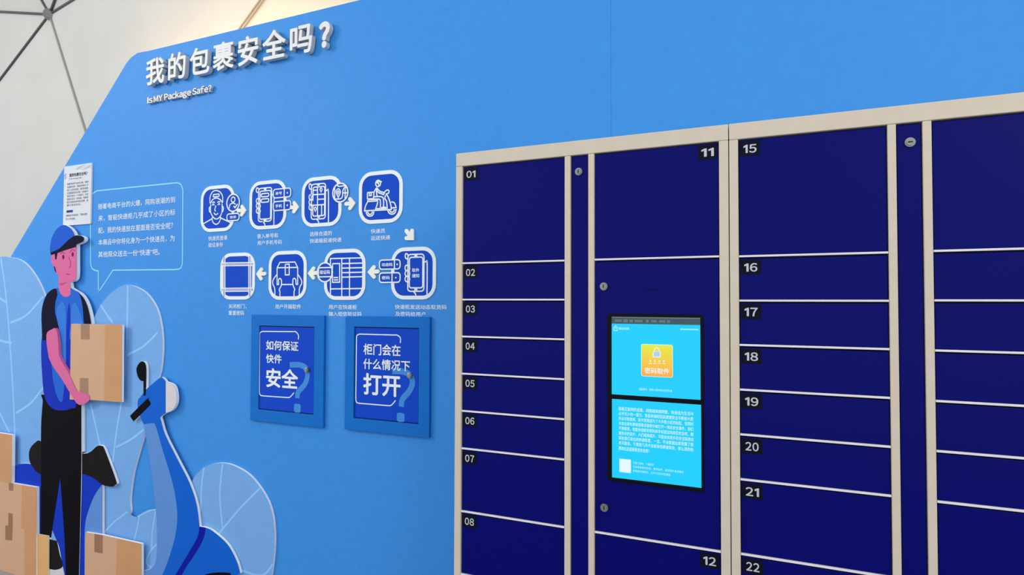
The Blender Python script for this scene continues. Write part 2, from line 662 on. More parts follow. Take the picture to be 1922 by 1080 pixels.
def sign(label, cr, x0, x1, y0, y1):
    X0, X1, Z0, Z1 = px_rect(cr, x0, x1, y0, y1, YB)
    s_ = ((X1 - X0) + (Z1 - Z0)) / 2
    cx, cz = (X0 + X1) / 2, (Z0 + Z1) / 2
    h = s_ / 2
    t = thing('pictogram_sign', label, 'sign', (cx, YB, cz), 'process step pictograms on the blue board')
    MB().prism(rrect(cx - h + .004, cx + h - .004, cz - h + .004, cz + h - .004, 0.27 * s_), YS, YB - 0.0002, 'tile').build('tile', t)
    b = 0.072 * s_
    MB().ring(rrect(cx - h, cx + h, cz - h, cz + h, 0.285 * s_), rrect(cx - h + b, cx + h - b, cz - h + b, cz + h - b, 0.285 * s_ - b),
              YS - 0.0004, YB - 0.0002, 'white_print').build('border', t)
    return t


def caption(t, cr, lines):
    mb = MB()
    for txt, x0, x1, a, b in lines:
        text_px(mb, cr, txt, x0, x1, a, b, 57, YB - 0.0008, 'caption', 0.015)
    mb.build('caption', t)


def badge(t, cr, x, y, rx):
    X, Z, r = disc_px(cr, x, y, rx)
    b = MB().disc((X, Z), r, YS - 0.0012, YB - 0.0002, 'tile', 40)
    b.ring(ell(X, Z, r, r, 40), ell(X, Z, r - LW * 1.2, r - LW * 1.2, 40), YS - 0.0018, YS - 0.0011, 'white_print')
    return b


def fingers(mb, cr, pts, rx, ry):
    for x, y in pts:
        stroke_px(mb, cr, [(x - rx, y), (x - rx * .6, y - ry), (x + rx * .6, y - ry * .8), (x + rx, y), (x + rx * .6, y + ry), (x - rx * .6, y + ry * .8)], closed=True)


def label_box(t, cr, x0, x1, y0, y1, div, txt, tx0, tx1, dot):
    X0, X1, Z0, Z1 = px_rect(cr, x0, x1, y0, y1, YB)
    b = MB().prism(rrect(X0, X1, Z0, Z1, 0.012, 4), YS - 0.0012, YB - 0.0002, 'tile')
    b.stroke(rrect(X0, X1, Z0, Z1, 0.012, 4), LW, YS - 0.0018, YS - 0.0011, 'white_print', True)
    if div:
        xd = at(*cr(div, (y0 + y1) / 2), YB)[0]
        b.stroke([(xd, Z0), (xd, Z1)], LW, YS - 0.0018, YS - 0.0011, 'white_print')
    if dot:
        X, Z, r = disc_px(cr, dot[0], dot[1], 9)
        b.disc((X, Z), r, YS - 0.0018, YS - 0.0011, 'white_print', 10)
    b_c = (y0 + y1) / 2
    XX0, XX1 = at(*cr(tx0, b_c), YB)[0], at(*cr(tx1, b_c), YB)[0]
    hh = (Z1 - Z0) * 0.36 / 2
    put_text(b, txt, XX0, XX1, (Z0 + Z1) / 2 - hh, (Z0 + Z1) / 2 + hh, YS - 0.0019, 'white_print', 0.022, 2)
    return b


# 1 the courier's face and a login badge
t = sign('square sign with a smiling courier face and a person badge', CA, 52, 478, 262, 842)
d = MB()
for pts in ([(172, 490), (172, 410), (200, 345), (250, 325), (300, 345), (330, 400), (330, 480)],
            [(178, 490), (205, 440), (252, 420), (300, 440), (328, 480)],
            [(180, 500), (180, 600), (215, 665), (250, 685), (290, 665), (322, 600), (325, 490)],
            [(178, 530), (162, 545), (165, 590), (182, 598)], [(325, 520), (340, 540), (335, 585), (322, 590)],
            [(200, 515), (212, 495), (228, 512)], [(270, 510), (283, 490), (298, 505)],
            [(200, 480), (215, 470), (235, 478)], [(265, 475), (285, 465), (300, 472)],
            [(247, 515), (232, 570), (245, 585)], [(220, 605), (235, 625), (255, 628), (275, 612)],
            [(200, 660), (200, 700), (215, 735), (245, 752), (275, 740), (300, 700), (303, 655)],
            [(200, 680), (80, 750)], [(303, 670), (455, 742)]):
    stroke_px(d, CA, pts)
rr_px(d, CA, 213, 287, 372, 402, 0.003)
d.build('line_drawing', t)
b = badge(t, CA, 466, 480, 86)
yb = YS - 0.0018
X, Z, r = disc_px(CA, 466, 440, 29)
b.ring(ell(X, Z, r, r), ell(X, Z, r - LW, r - LW), yb, yb + .0006, 'white_print')
stroke_px(b, CA, [(418, 552), (428, 505), (466, 484), (498, 500)], y0=yb)
stroke_px(b, CA, sharp([(472, 522), (490, 542), (524, 496)]), LW * 1.2, yb)
stroke_px(b, CA, sharp([(466, 600), (466, 622)]), y0=yb)
b.build('badge', t)
label_box(t, CA, 388, 542, 618, 705, None, '登录', 425, 505, None).build('label', t)
caption(t, CA, [('快递员登录', 145, 385, 932, 920), ('验证身份', 145, 330, 1016, 1006)])

# 2 phone with two fields
t = sign('square sign with a hand-held phone and two label boxes at its right', CA, 670, 1135, 198, 812)
d = MB()
rr_px(d, CA, 785, 950, 292, 715, 0.012)
rr_px(d, CA, 803, 940, 328, 685, 0.008)
rr_px(d, CA, 820, 915, 362, 402, 0.006)
rr_px(d, CA, 820, 915, 430, 472, 0.006)
stroke_px(d, CA, sharp([(855, 309), (885, 306)]), LW * 1.4)
stroke_px(d, CA, sharp([(850, 700), (885, 697)]), LW * 1.4)
fingers(d, CA, [(783, 458), (783, 520), (783, 585)], 25, 29)
fingers(d, CA, [(774, 322)], 17, 28)
stroke_px(d, CA, sharp([(948, 380), (978, 374)]))
stroke_px(d, CA, sharp([(982, 410), (980, 790)]))
stroke_px(d, CA, [(838, 715), (862, 748), (868, 792)])
d.build('line_drawing', t)
label_box(t, CA, 975, 1195, 302, 412, 1113, '单号', 1003, 1085, (1152, 354)).build('label', t)
label_box(t, CA, 975, 1195, 460, 574, 1113, '手机', 1003, 1085, (1152, 512)).build('label', t)
caption(t, CA, [('录入单号和', 765, 1025, 905, 890), ('用户手机号码', 765, 1075, 992, 972)])


def pin(mb, cr, x, y, rx, ry, y0=None):
    stroke_px(mb, cr, [(x, y + ry, 1), (x - rx, y - ry * .3), (x, y - ry), (x + rx, y - ry * .3)], LW * .9, y0, closed=True)


# 3 locker grid on a phone with a map badge
t = sign('square sign with a phone map and a round location pin badge', CB, 48, 552, 150, 778)
d = MB()
rr_px(d, CB, 172, 350, 240, 685, 0.012)
rr_px(d, CB, 192, 340, 278, 645, 0.008)
for pts in ([(250, 277), (250, 645)], [(192, 322), (250, 320)], [(192, 378), (340, 370)], [(250, 437), (340, 432)], [(192, 512), (340, 502)],
            [(302, 508), (302, 640)], [(245, 258), (278, 255)], [(248, 664), (280, 661)], ):
    stroke_px(d, CB, sharp(pts))
pin(d, CB, 295, 318, 13, 26)
pin(d, CB, 222, 562, 13, 26)
fingers(d, CB, [(168, 412), (168, 475), (168, 540)], 25, 31)
fingers(d, CB, [(160, 275)], 16, 32)
stroke_px(d, CB, [(350, 335), (370, 322), (388, 350), (388, 752, 1)])
stroke_px(d, CB, [(235, 685), (262, 720), (266, 757)])
d.build('line_drawing', t)
b = badge(t, CB, 540, 352, 103)
pin(b, CB, 515, 358, 28, 56, yb)
pin(b, CB, 515, 350, 11, 22, yb)
for pts in ([(470, 268, 1), (470, 432, 1), (540, 430), (568, 400), (572, 335), (592, 292), (636, 290)], [(602, 300), (602, 445)], [(566, 356), (644, 354)],
            [(495, 246), (520, 272), (590, 266), (605, 280)]):
    stroke_px(b, CB, pts, y0=yb)
b.build('badge', t)
caption(t, CB, [('选择合适的', 147, 427, 880, 858), ('快递箱投递快递', 147, 547, 966, 945)])

# 4 rider on a scooter
t = sign('square sign with a courier riding a scooter', CB, 772, 1327, 78, 738)
d = MB()
X, Z, r = disc_px(CB, 1017, 235, 38)
d.ring(ell(X, Z, r, r * 1.05), ell(X, Z, r - LW, r * 1.05 - LW), YD, YD + .0005, 'white_print')
for pts in ([(985, 228), (1015, 212), (1064, 214)], [(1000, 230), (1022, 232), (1024, 262)],
            [(1002, 286), (968, 340), (960, 430)], [(1004, 395), (995, 330), (1005, 302)],
            [(998, 312), (1022, 350), (1085, 375)], [(1005, 296), (1045, 338), (1098, 350)],
            [(962, 404), (1050, 402), (1084, 430), (1086, 535)], [(965, 434), (1034, 436), (1046, 470), (1046, 540)],
            sharp([(882, 352), (882, 432)]), sharp([(882, 352), (958, 346)]), sharp([(882, 432), (958, 428)]),
            sharp([(906, 352), (908, 390), (930, 388), (930, 350)]),
            sharp([(885, 442), (1004, 436), (1010, 456), (886, 464), (885, 442)]),
            [(886, 466), (858, 520), (845, 582, 1), (1100, 570, 1), (1182, 566, 1), (1180, 520), (1152, 425), (1122, 370)],
            [(1012, 470), (1000, 520), (985, 556, 1), (1132, 548, 1), (1124, 462), (1102, 425), (1112, 385)],
            [(1085, 385), (1100, 345), (1128, 320), (1152, 325), (1150, 356), (1112, 372)],
            [(1182, 470), (1222, 480), (1246, 540, 1), (1190, 546)]):
    stroke_px(d, CB, pts)
for x, y, rs in ((915, 592, (50, 30)), (1192, 562, (54, 32))):
    for r_ in rs:
        stroke_px(d, CB, [(x - r_, y), (x - r_ * .7, y + r_ * .85), (x, y + r_ * 1.15), (x + r_ * .7, y + r_ * .85), (x + r_, y - 4)])
X0, X1, Z0, Z1 = px_rect(CB, 1055, 1118, 530, 560, YB)
d.prism(rrect(X0, X1, Z0, Z1, 0.004, 4), YD - .0002, YD + .0004, 'white_print')
d.build('line_drawing', t)
caption(t, CB, [('快递员', 920, 1100, 846, 828), ('运送快递', 920, 1165, 930, 913)])

# 5 phone with notice and two code boxes
t = sign('square sign with a phone message and two code boxes at its left', CD, 1045, 1615, 98, 757)
d = MB()
rr_px(d, CD, 1258, 1462, 187, 655, 0.012)
rr_px(d, CD, 1277, 1447, 224, 612, 0.009)
stroke_px(d, CD, sharp([(1340, 206), (1378, 204)]), LW * 1.4)
stroke_px(d, CD, sharp([(1340, 634), (1378, 632)]), LW * 1.4)
fingers(d, CD, [(1252, 362), (1252, 432), (1252, 502)], 29, 34)
fingers(d, CD, [(1243, 212)], 18, 32)
stroke_px(d, CD, [(1465, 288), (1488, 282), (1503, 312), (1500, 742, 1)])
stroke_px(d, CD, [(1325, 655), (1358, 695), (1358, 742)])
text_px(d, CD, '取件', 1312, 1402, 390, 386, 46, YD, 'white_print', 0.02)
text_px(d, CD, '通知', 1312, 1402, 460, 456, 46, YD, 'white_print', 0.02)
d.build('line_drawing', t)
label_box(t, CD, 900, 1162, 258, 375, 1090, '动态码', 932, 1065, (1125, 315)).build('label', t)
label_box(t, CD, 900, 1162, 422, 543, 1060, '密码', 932, 1030, (1108, 483)).build('label', t)
caption(t, CD, [('快递柜发送动态取货码', 1090, 1743, 856, 854), ('及密码给用户', 1095, 1475, 944, 942)])

# 6 locker front with a round badge
t = sign('square sign with a locker front grid and a round code badge at its left', CD, 195, 722, 125, 760)
d = MB()
for pts in ([(272, 242), (692, 232)], [(278, 242), (278, 742)], [(422, 238), (422, 742)], [(520, 236), (520, 742)],
            [(422, 305), (692, 298)], [(422, 363), (692, 356)], [(422, 420), (692, 414)], [(422, 477), (692, 470)], [(278, 626), (692, 620)],
            [(305, 306), (395, 304), (395, 540), (305, 542), (305, 306)], [(320, 482), (375, 481)], [(320, 512), (375, 511)]):
    stroke_px(d, CD, sharp(pts))
d.build('line_drawing', t)
b = badge(t, CD, 210, 415, 103)
X0, X1, Z0, Z1 = px_rect(CD, 130, 298, 356, 472, YB)
b.stroke(rrect(X0, X1, Z0, Z1, 0.007, 4), LW, yb, yb + .0006, 'white_print', True)
text_px(b, CD, '验证码', 148, 274, 414, 412, 50, yb - .0001, 'white_print', 0.022)
b.build('badge', t)
caption(t, CD, [('用户在快递柜', 252, 607, 856, 855), ('输入短信验证码', 252, 667, 943, 942)])

# 7 hands holding a box
t = sign('square sign with two hands holding a parcel', CC, 672, 1160, 150, 758)
d = MB()
for pts in (sharp([(785, 357), (820, 290), (1010, 285), (1045, 352), (1045, 568), (1024, 568)]), sharp([(785, 357), (785, 570), (806, 570)]),
            sharp([(785, 358), (1045, 353)]), sharp([(838, 570), (985, 569)]), sharp([(888, 314), (938, 312), (938, 446), (888, 448), (888, 314)]),
            [(785, 440), (738, 505), (730, 560), (754, 622), (756, 742)],
            [(804, 575), (804, 510), (822, 494), (838, 515), (838, 580), (812, 635), (820, 660), (820, 742)],
            [(1045, 438), (1088, 505), (1096, 555), (1068, 620), (1066, 742)],
            [(1024, 570), (1020, 508), (1000, 492), (984, 515), (986, 575), (1008, 632), (1000, 660), (1000, 742)]):
    stroke_px(d, CC, pts)
d.build('line_drawing', t)
caption(t, CC, [('用户开箱取件', 755, 1080, 852, 848)])

# 8 a closed locker door
t = sign('square sign with a closed locker door seen close up', CC, 60, 505, 175, 755)
d = MB()
for xa in (112, 438):
    stroke_px(d, CC, sharp([(xa, 212), (xa, 726)]), 0.012, m='band')
for ya in (313, 636):
    stroke_px(d, CC, sharp([(84, ya + 2), (478, ya - 3)]), 0.012, m='band')
for xa in (98, 126, 424, 453):
    e = 22 if xa in (98, 453) else 0
    stroke_px(d, CC, sharp([(xa, 208 + e), (xa, 730 - e)]), LW * .7)
for ya in (294, 332, 616, 657):
    stroke_px(d, CC, sharp([(84, ya + 2), (478, ya - 3)]), LW * .8)
d.build('line_drawing', t)
caption(t, CC, [('关闭柜门，', 165, 390, 847, 846), ('重置密码', 165, 360, 930, 929)])


# arrows between the pictograms
def arrow(label, cr, shaft, head):
    c = at(*cr(*head[1]), YB)
    mb = MB()
    w = 0.0165
    for pts in (shaft, head):
        P = [at(*cr(*q), YB) for q in pts]
        mb.stroke(P, w, YB - 0.006, YB - 0.0003, 'cream', caps=True)
    P = [at(*cr(*q), YB) for q in head]
    mb.prism(ell(P[1][0], P[1][1], w / 2, w / 2, 14), YB - 0.0058, YB - 0.0003, 'cream')
    o = mb.build('arrow_sign')
    tag(o, label, 'arrow', 'cream arrows between the pictograms')


arrow('cream arrow pointing right beside the courier face sign', CA, [(530, 578), (600, 576)], [(578, 528), (610, 576), (572, 632)])
arrow('cream arrow pointing right beside the phone with two label boxes', CA, [(1205, 540), (1270, 535)], [(1238, 482), (1274, 534), (1234, 592)])
arrow('cream arrow pointing right at the scooter rider sign', CB, [(615, 494), (695, 488)], [(663, 434), (704, 487), (662, 550)])
arrow('cream arrow pointing diagonally down to the right under the scooter rider sign', CB, [(1378, 838), (1440, 916)], [(1378, 928), (1448, 928), (1448, 836)])
arrow('cream arrow pointing left between the code boxes and the locker grid sign', CD, [(880, 405), (790, 411)], [(830, 350), (780, 412), (832, 472)])
arrow('cream arrow pointing left between the locker grid and the held parcel signs', CC, [(1285, 423), (1212, 428)], [(1248, 366), (1202, 428), (1246, 484)])
arrow('cream arrow pointing left between the held parcel and the closed door signs', CC, [(630, 433), (556, 436)], [(588, 378), (546, 437), (584, 496)])

# ================================================================ speech bubble
C5 = crop(110, 300, 4.154)
t = thing('speech_bubble_sign', 'speech bubble outline with five lines of white text beside the courier', 'sign', at(256, 430, YB)[:1] + (YB, at(256, 430, YB)[1]))
d = MB()
stroke_px(d, C5, [(250, 300), (262, 270), (300, 243, 1), (922, 180, 1), (955, 195), (970, 240, 1), (966, 815, 1), (950, 848), (912, 857, 1), (425, 862, 1), (324, 1015), (315, 1020), (311, 1005), (311, 868, 1),
                  (293, 866, 1), (262, 848), (250, 808, 1)], 0.0065, YB - 0.0008, 'bubble', True)
d.build('outline', t)
for txt, x1, yl, yr in (('随着电商平台的火爆，网购浪潮的到', 910, 362, 316), ('来，智能快递柜几乎成了小区的标', 910, 452, 417), ('配。我的快递放在里面是否安全呢？', 893, 546, 520),
                        ('本展品中你将化身为一个快递员，为', 906, 641, 617), ('其他观众送去一份“快递”吧。', 790, 736, 722)):
    d = MB()
    text_px(d, C5, txt, 312, x1, yl, yr, 47, YB - 0.0008, 'caption', 0.011)
    d.build('lettering', t)

# ================================================================ paper notice
YN = YB - 0.008
n0, n1 = at(119.5, 366, YN)[0], at(170.8, 366, YN)[0]
nz1 = (at(120, 312, YN)[1] + at(171.8, 307, YN)[1]) / 2
nz0 = (at(118.3, 421, YN)[1] + at(170, 423.5, YN)[1]) / 2
t = thing('paper_notice', 'white printed notice card fixed above the cap of the courier', 'notice', ((n0 + n1) / 2, YB, nz0))
MB().prism(rrect(n0, n1, nz0, nz1, 0.006, 3), YN, YB - 0.0002, 'paper', 'paper_edge').build('card', t)


def nt_(mb, txt, u0, u1, v, h, m, bold):
    w_, hh = n1 - n0, nz1 - nz0
    put_text(mb, txt, n0 + u0 * w_, n0 + u1 * w_, nz1 - (v + h / 2) * hh, nz1 - (v - h / 2) * hh, YN - 0.0006, m, bold, 2)


def note(name, *a):
    d = MB()
    nt_(d, *a)
    d.build(name, t)


note('heading', '我的包裹安全吗？', 0.2, 0.86, 0.16, 0.058, 'ink_black', 0.02)
note('subheading', 'Is My Package Safe?', 0.2, 0.66, 0.225, 0.03, 'ink', 0.0)
body = ['随着电商平台的火爆，网购', '浪潮的到来，智能快递柜几乎', '成了小区的标配。我的快递放', '在里面是否安全呢？本展品中',
        '你将化身为一个快递员，为其', '他观众送去一份快递。请按照', '提示完成投递并取出包裹，看', '看它是否安全。']
for i, ln in enumerate(body):
    note('lettering', ln, 0.13, 0.9 if i < 7 else 0.66, 0.305 + i * 0.051, 0.036, 'ink', 0.0)
note('lettering', '按照提示完成投递，了解快递柜', 0.11, 0.88, 0.835, 0.036, 'ink', 0.0)
note('lettering', '的工作流程。', 0.11, 0.46, 0.893, 0.036, 'ink', 0.0)
d = MB()
w_, hh = n1 - n0, nz1 - nz0
d.prism(rrect(n0 + .12 * w_, n0 + .36 * w_, nz1 - .785 * hh, nz1 - .745 * hh, 0.004, 3), YN - 0.0006, YN - 0.0001, 'ink_blue')
nt_(d, '试一试', 0.15, 0.33, 0.765, 0.03, 'paper', 0.0)
d.build('heading_tab', t)
d = MB()
for k in range(4):
    P = [(n0 + w_ * (0.45 + 0.52 * q / 10), nz1 - hh * (0.03 + 0.016 * k + 0.012 * math.sin(q * .9 + k))) for q in range(11)]
    d.stroke(P, 0.0014, YN - 0.0006, YN - 0.0002, 'ink_pale')
    P = [(n0 + w_ * (0.02 + 0.02 * k + 0.015 * math.sin(q)), nz1 - hh * (0.12 + 0.09 * q / 10)) for q in range(11)]
    d.stroke(P, 0.0014, YN - 0.0006, YN - 0.0002, 'ink_pale')
d.build('wave_print', t)

# ================================================================ small access doors in the board
C4 = crop(440, 570, 4)


def access(label, outer, inner, lines, box, q, dot, lk):
    YFR = YB - 0.014
    X0 = (at(*C4(*outer[0]), YFR)[0] + at(*C4(*outer[3]), YFR)[0]) / 2
    X1 = (at(*C4(*outer[1]), YFR)[0] + at(*C4(*outer[2]), YFR)[0]) / 2
    Z1 = (at(*C4(*outer[0]), YFR)[1] + at(*C4(*outer[1]), YFR)[1]) / 2
    Z0 = (at(*C4(*outer[2]), YFR)[1] + at(*C4(*outer[3]), YFR)[1]) / 2
    x0 = (at(*C4(*inner[0]), YFR)[0] + at(*C4(*inner[3]), YFR)[0]) / 2
    x1 = (at(*C4(*inner[1]), YFR)[0] + at(*C4(*inner[2]), YFR)[0]) / 2
    z1 = (at(*C4(*inner[0]), YFR)[1] + at(*C4(*inner[1]), YFR)[1]) / 2
    z0 = (at(*C4(*inner[2]), YFR)[1] + at(*C4(*inner[3]), YFR)[1]) / 2
    t = thing('access_door', label, 'door', ((X0 + X1) / 2, YB, Z0), 'small question doors in the blue board')
    MB().ring([(X0, Z0), (X1, Z0), (X1, Z1), (X0, Z1)], [(x0, z0), (x1, z0), (x1, z1), (x0, z1)], YFR, YB - 0.0002, 'access_frame').build('frame', t, 0.0015)
    Y = YFR + 0.005
    g = 0.0035
    dr = MB().box(x0 + g, x1 - g, Y, YB - 0.003, z0 + g, z1 - g, 'access_door').build('door', t, 0.0012)
    MB().box(x0 - .001, x1 + .001, YB - 0.003, YB - 0.0003, z0 - .001, z1 + .001, 'shadow_gap').build('recess', t)
    y = Y - 0.0008
    mb = MB()
    P = [at(*C4(p_[0], p_[1]), Y) + tuple(p_[2:]) for p_ in q]
    mb.stroke(smooth(P, False), 0.0245, y + .0002, y + .0006, 'question')
    X, Xb, Z, Zb = px_rect(C4, *dot, Y)
    mb.prism(rrect(X, Xb, Z, Zb, 0.009, 4), y + .0002, y + .0006, 'question')
    mb.build('question_mark', dr)
    mb = MB()
    P = [at(*C4(p_[0], p_[1]), Y) + tuple(p_[2:]) for p_ in box]
    mb.stroke(smooth(P, False), 0.0042, y, y + .0005, 'white_print')
    for txt, a, b_, cl, cr_, h, bold in lines:
        text_px(mb, C4, txt, a, b_, cl, cr_, h, y - 0.0002, 'white_print', bold, 3, Y)
    mb.build('printed_text', dr)
    c = at(*C4(*lk), Y)
    k = MB().disc(c, 0.0115, Y - 0.010, Y - 0.0001, 'chrome', 20).disc(c, 0.0085, Y - 0.0125, Y - 0.0101, 'chrome', 20)
    k = k.build('lock', dr, 0.001)
    return t


access('small blue framed door asking how parcels are kept safe, the left one', [(127, 85), (675, 90), (663, 933), (118, 880)], [(182, 165), (602, 178), (590, 835), (180, 800)],
       [('如何保证', 240, 480, 316, 318, 70, 0.018), ('快件', 240, 355, 415, 416, 66, 0.018), ('安全', 242, 476, 562, 564, 140, 0.026)],
       [(480, 270, 1), (481, 238), (462, 213), (445, 212, 1), (212, 210, 1), (194, 220), (191, 245, 1), (188, 665, 1), (195, 688), (215, 694, 1), (405, 707, 1), (420, 702), (448, 670, 1)],
       [(416, 462), (492, 462), (538, 488), (549, 545), (528, 608), (480, 665), (473, 712)], (448, 498, 754, 820), (550, 500))
access('small blue framed door asking when the locker opens, the right one', [(832, 98), (1465, 98), (1463, 1003), (828, 955)], [(897, 180), (1385, 180), (1380, 903), (893, 868)],
       [('柜门会在', 972, 1247, 346, 350, 82, 0.018), ('什么情况下', 970, 1318, 458, 464, 78, 0.018), ('打开', 972, 1245, 606, 618, 158, 0.026)],
       [(1246, 297, 1), (1246, 258), (1222, 238), (1200, 237, 1), (940, 230, 1), (921, 240), (917, 262, 1), (912, 715, 1), (918, 742), (940, 750, 1), (1160, 768, 1), (1182, 762), (1210, 728, 1)],
       [(1186, 508), (1268, 512), (1322, 542), (1336, 600), (1312, 660), (1262, 720), (1253, 776)], (1220, 1278, 822, 890), (1322, 540))


# ================================================================ cut-outs
def cutout(name, label, cat, outline, y0, y1, base_mat, group=None, closed_smooth=True, n=6):
    P = [at(p_[0], p_[1], y0) + tuple(p_[2:]) for p_ in outline]
    poly = smooth(P, True, n)
    xs = [p_[0] for p_ in poly]
    zs = [p_[1] for p_ in poly]
    t = thing(name, label, cat, ((min(xs) + max(xs)) / 2, y1, min(zs)), group)
    MB().prism(poly, y0 + 0.0004, y1, base_mat if False else 'foam').build('foam_board', t)
    return t


LAY = {}


def layer(t, name, pts, y0, k, m, parent=None, sm=True):
    P = [at(p_[0], p_[1], y0) + tuple(p_[2:]) for p_ in pts]
    mb = MB().prism(smooth(P) if sm else [q[:2] for q in P], y0 - 0.0004 * k, y0 + 0.0004 - 0.0004 * k + 0.0001, m)
    return mb.build(name, parent or t)


def lines(t, name, strokes, y0, k, m, w, parent=None, sm=True):
    mb = MB()
    for pts in strokes:
        P = [at(p_[0], p_[1], y0) + tuple(p_[2:]) for p_ in pts]
        mb.stroke(smooth(P, False) if sm else P, w, y0 - 0.0004 * k, y0 + 0.0004 - 0.0004 * k + 0.0001, m)
    return mb.build(name, parent or t)


Y1, Y2, Y3, Y4, Y5 = YB - 0.011, YB - 0.026, YB - 0.0305, YB - 0.044, YB - 0.040     # fronts of the stacked layers
G_LEAF = 'leaf cut-outs on the blue board'
leafA = [(-150, 740), (-140, 640), (-100, 540), (-50, 497), (0, 483), (18.5, 483), (37, 487.8), (52, 499), (66.7, 519), (77.8, 540), (86, 565), (94, 620), (98, 700), (97, 800), (92, 900), (84, 985, 1), (60, 1000, 1), (-100, 1000, 1), (-140, 850)]
t = cutout('leaf_cutout', 'tall pale blue leaf cut-out behind the courier at the left edge', 'cutout', leafA, Y1, YB - .0002, 'foam', G_LEAF)
layer(t, 'leaf_face', leafA, Y1, 1, 'leaf')
lines(t, 'veins', [[(2, 484), (12, 560), (20, 660), (26, 760), (30, 880)], [(20, 606), (50, 592), (81, 557)], [(30, 776), (58, 757), (82, 727)], [(13, 569), (0, 560), (-30, 540)], [(22, 644), (0, 639), (-40, 620)], [(18, 812), (0, 776), (-20, 730)]], Y1, 2, 'vein', 0.013)

leafB = [(238, 535), (210, 549), (188, 575), (172, 612), (160, 680), (150, 760), (148, 840), (152, 920), (158, 1000, 1), (215, 1000, 1), (240, 975, 1), (245, 960), (244, 936), (250, 890), (262, 845), (271, 816), (284, 770), (297, 711), (302, 690), (305, 650), (302, 610), (292, 575), (270, 547)]
t = cutout('leaf_cutout', 'tall pale blue leaf cut-out between the courier and the scooter handlebars', 'cutout', leafB, Y1, YB - .0002, 'foam', G_LEAF)
layer(t, 'leaf_face', leafB, Y1, 1, 'leaf')
lines(t, 'veins', [[(240, 536), (238, 640), (230, 740), (219, 810), (212, 868)], [(189, 573), (212, 607)], [(239, 667), (270, 650), (296, 625)], [(170, 757), (180, 800), (188, 836)], [(218, 840), (245, 826), (270, 807)]], Y1, 2, 'vein', 0.0115)

leafC = [(361, 904), (369, 891), (383, 878), (401.5, 871), (425, 870.5), (448, 879), (469, 893), (487, 914), (502.7, 940), (511.7, 968.6), (515, 1002), (514, 1039), (508, 1085), (495, 1125), (470, 1150), (420, 1160), (350, 1130), (335, 1050), (345, 960)]
t = cutout('leaf_cutout', 'rounded pale blue leaf cut-out in front of the scooter nose', 'cutout', leafC, Y1, YB - .0002, 'foam', G_LEAF)
layer(t, 'leaf_face', leafC, Y1, 1, 'leaf')
lines(t, 'veins', [[(383, 878), (379, 910), (377, 960)], [(418, 872), (413, 930), (418, 992)], [(488, 917), (450, 956), (412, 1001)], [(440, 1066), (490, 1081), (512, 1060)]], Y1, 2, 'vein', 0.0095)

leafD = [(196, 1003, 1), (215, 980), (240, 961), (246, 967), (256, 971), (266, 967), (280, 960), (293, 957, 1), (300, 985), (300, 1040), (294, 1066), (270, 1078, 1), (196, 1078, 1)]
t = cutout('leaf_cutout', 'small pale blue leaf cut-out seen through the scooter footwell', 'cutout', leafD, Y1 - 0.0014, Y1 - 0.0009, 'foam', G_LEAF)
layer(t, 'leaf_face', leafD, Y1 - .0014, 1, 'leaf')
lines(t, 'veins', [[(196, 1000), (215, 980), (240, 961)], [(262, 970), (257, 995), (251, 1018)], [(292, 960), (286, 1000), (285, 1030)], [(294, 1022), (282, 1036), (275, 1055), (284, 1066)], [(258, 971), (278, 960), (293, 957)]], Y1 - .0014, 2, 'vein', 0.0085)

# ---- scooter
scoot = [(26, 876), (41.7, 871), (58, 872, 1), (55, 858), (57, 843), (66.7, 831), (80, 828, 1), (80, 851, 1), (152.8, 852, 1), (169.4, 849), (181, 838), (191, 837), (197, 845, 1), (218, 902), (216.7, 910), (209.7, 914), (192, 910, 1),
         (192, 1003, 1), (195, 1010, 1), (195, 1092, 1), (-20, 1092, 1), (-20, 900, 1)]
front = [(259, 752), (264, 745), (276, 730), (298.5, 711), (305, 709.6), (312, 717, 1), (324, 722), (330, 732.6), (331.4, 755), (324, 770), (311, 776, 1), (301.5, 783), (303, 792), (311, 818), (333, 862), (355.6, 906.7), (369, 946.7), (374.7, 989, 1),
         (386, 991), (400, 998), (426.7, 1022), (444, 1053), (451, 1077, 1), (440, 1082, 1), (436, 1100, 1), (240, 1100, 1), (240, 1074, 1), (268, 1072), (286, 1066), (294, 1045), (294.5, 985), (292, 950), (284, 880), (270, 797, 1), (264, 784), (259, 768)]
t = thing('scooter_cutout', 'flat blue motor scooter cut-out with white edges beside the courier', 'cutout', at(230, 1090, Y2)[:1] + (Y1, at(230, 1092, Y2)[1]))
mb = MB()
for poly in (scoot, front):
    P = smooth([at(p_[0], p_[1], Y2) + tuple(p_[2:]) for p_ in poly])
    mb.prism(P, Y2 + .0004, Y1 - .0024, 'foam')
# mirror and grip belong to the same sheet
mir = [(256.3, 695.6), (257.8, 688), (263, 680.5), (269, 679), (273.3, 683.7), (275, 695.6), (274.4, 728, 1), (273.6, 743, 1), (269.6, 743, 1), (269.6, 715.6, 1), (264.4, 714.8), (259, 707.4)]
grip = [(277.8, 749), (283, 759.5), (251, 790.4), (244.4, 780.7)]
grip_r = [(276, 749.5), (279, 750.2), (283, 757.5), (282, 761, 1), (253, 789.5), (250, 789.5), (245, 782.5), (245.5, 779.5, 1)]
for poly in (mir, grip_r):
    P = smooth([at(p_[0], p_[1], Y2) + tuple(p_[2:]) for p_ in poly])
    mb.prism(P, Y2 + .0004, Y1 - .0024, 'foam')
mb.build('foam_board', t)
layer(t, 'rear_body', [(26, 876), (41.7, 871), (60, 872), (80, 880, 1), (152, 885, 1), (178, 898), (192, 910, 1), (192, 1003, 1), (195, 1010, 1), (195, 1092, 1), (-20, 1092, 1), (-20, 900, 1)], Y2, 1, 'scooter_deep')
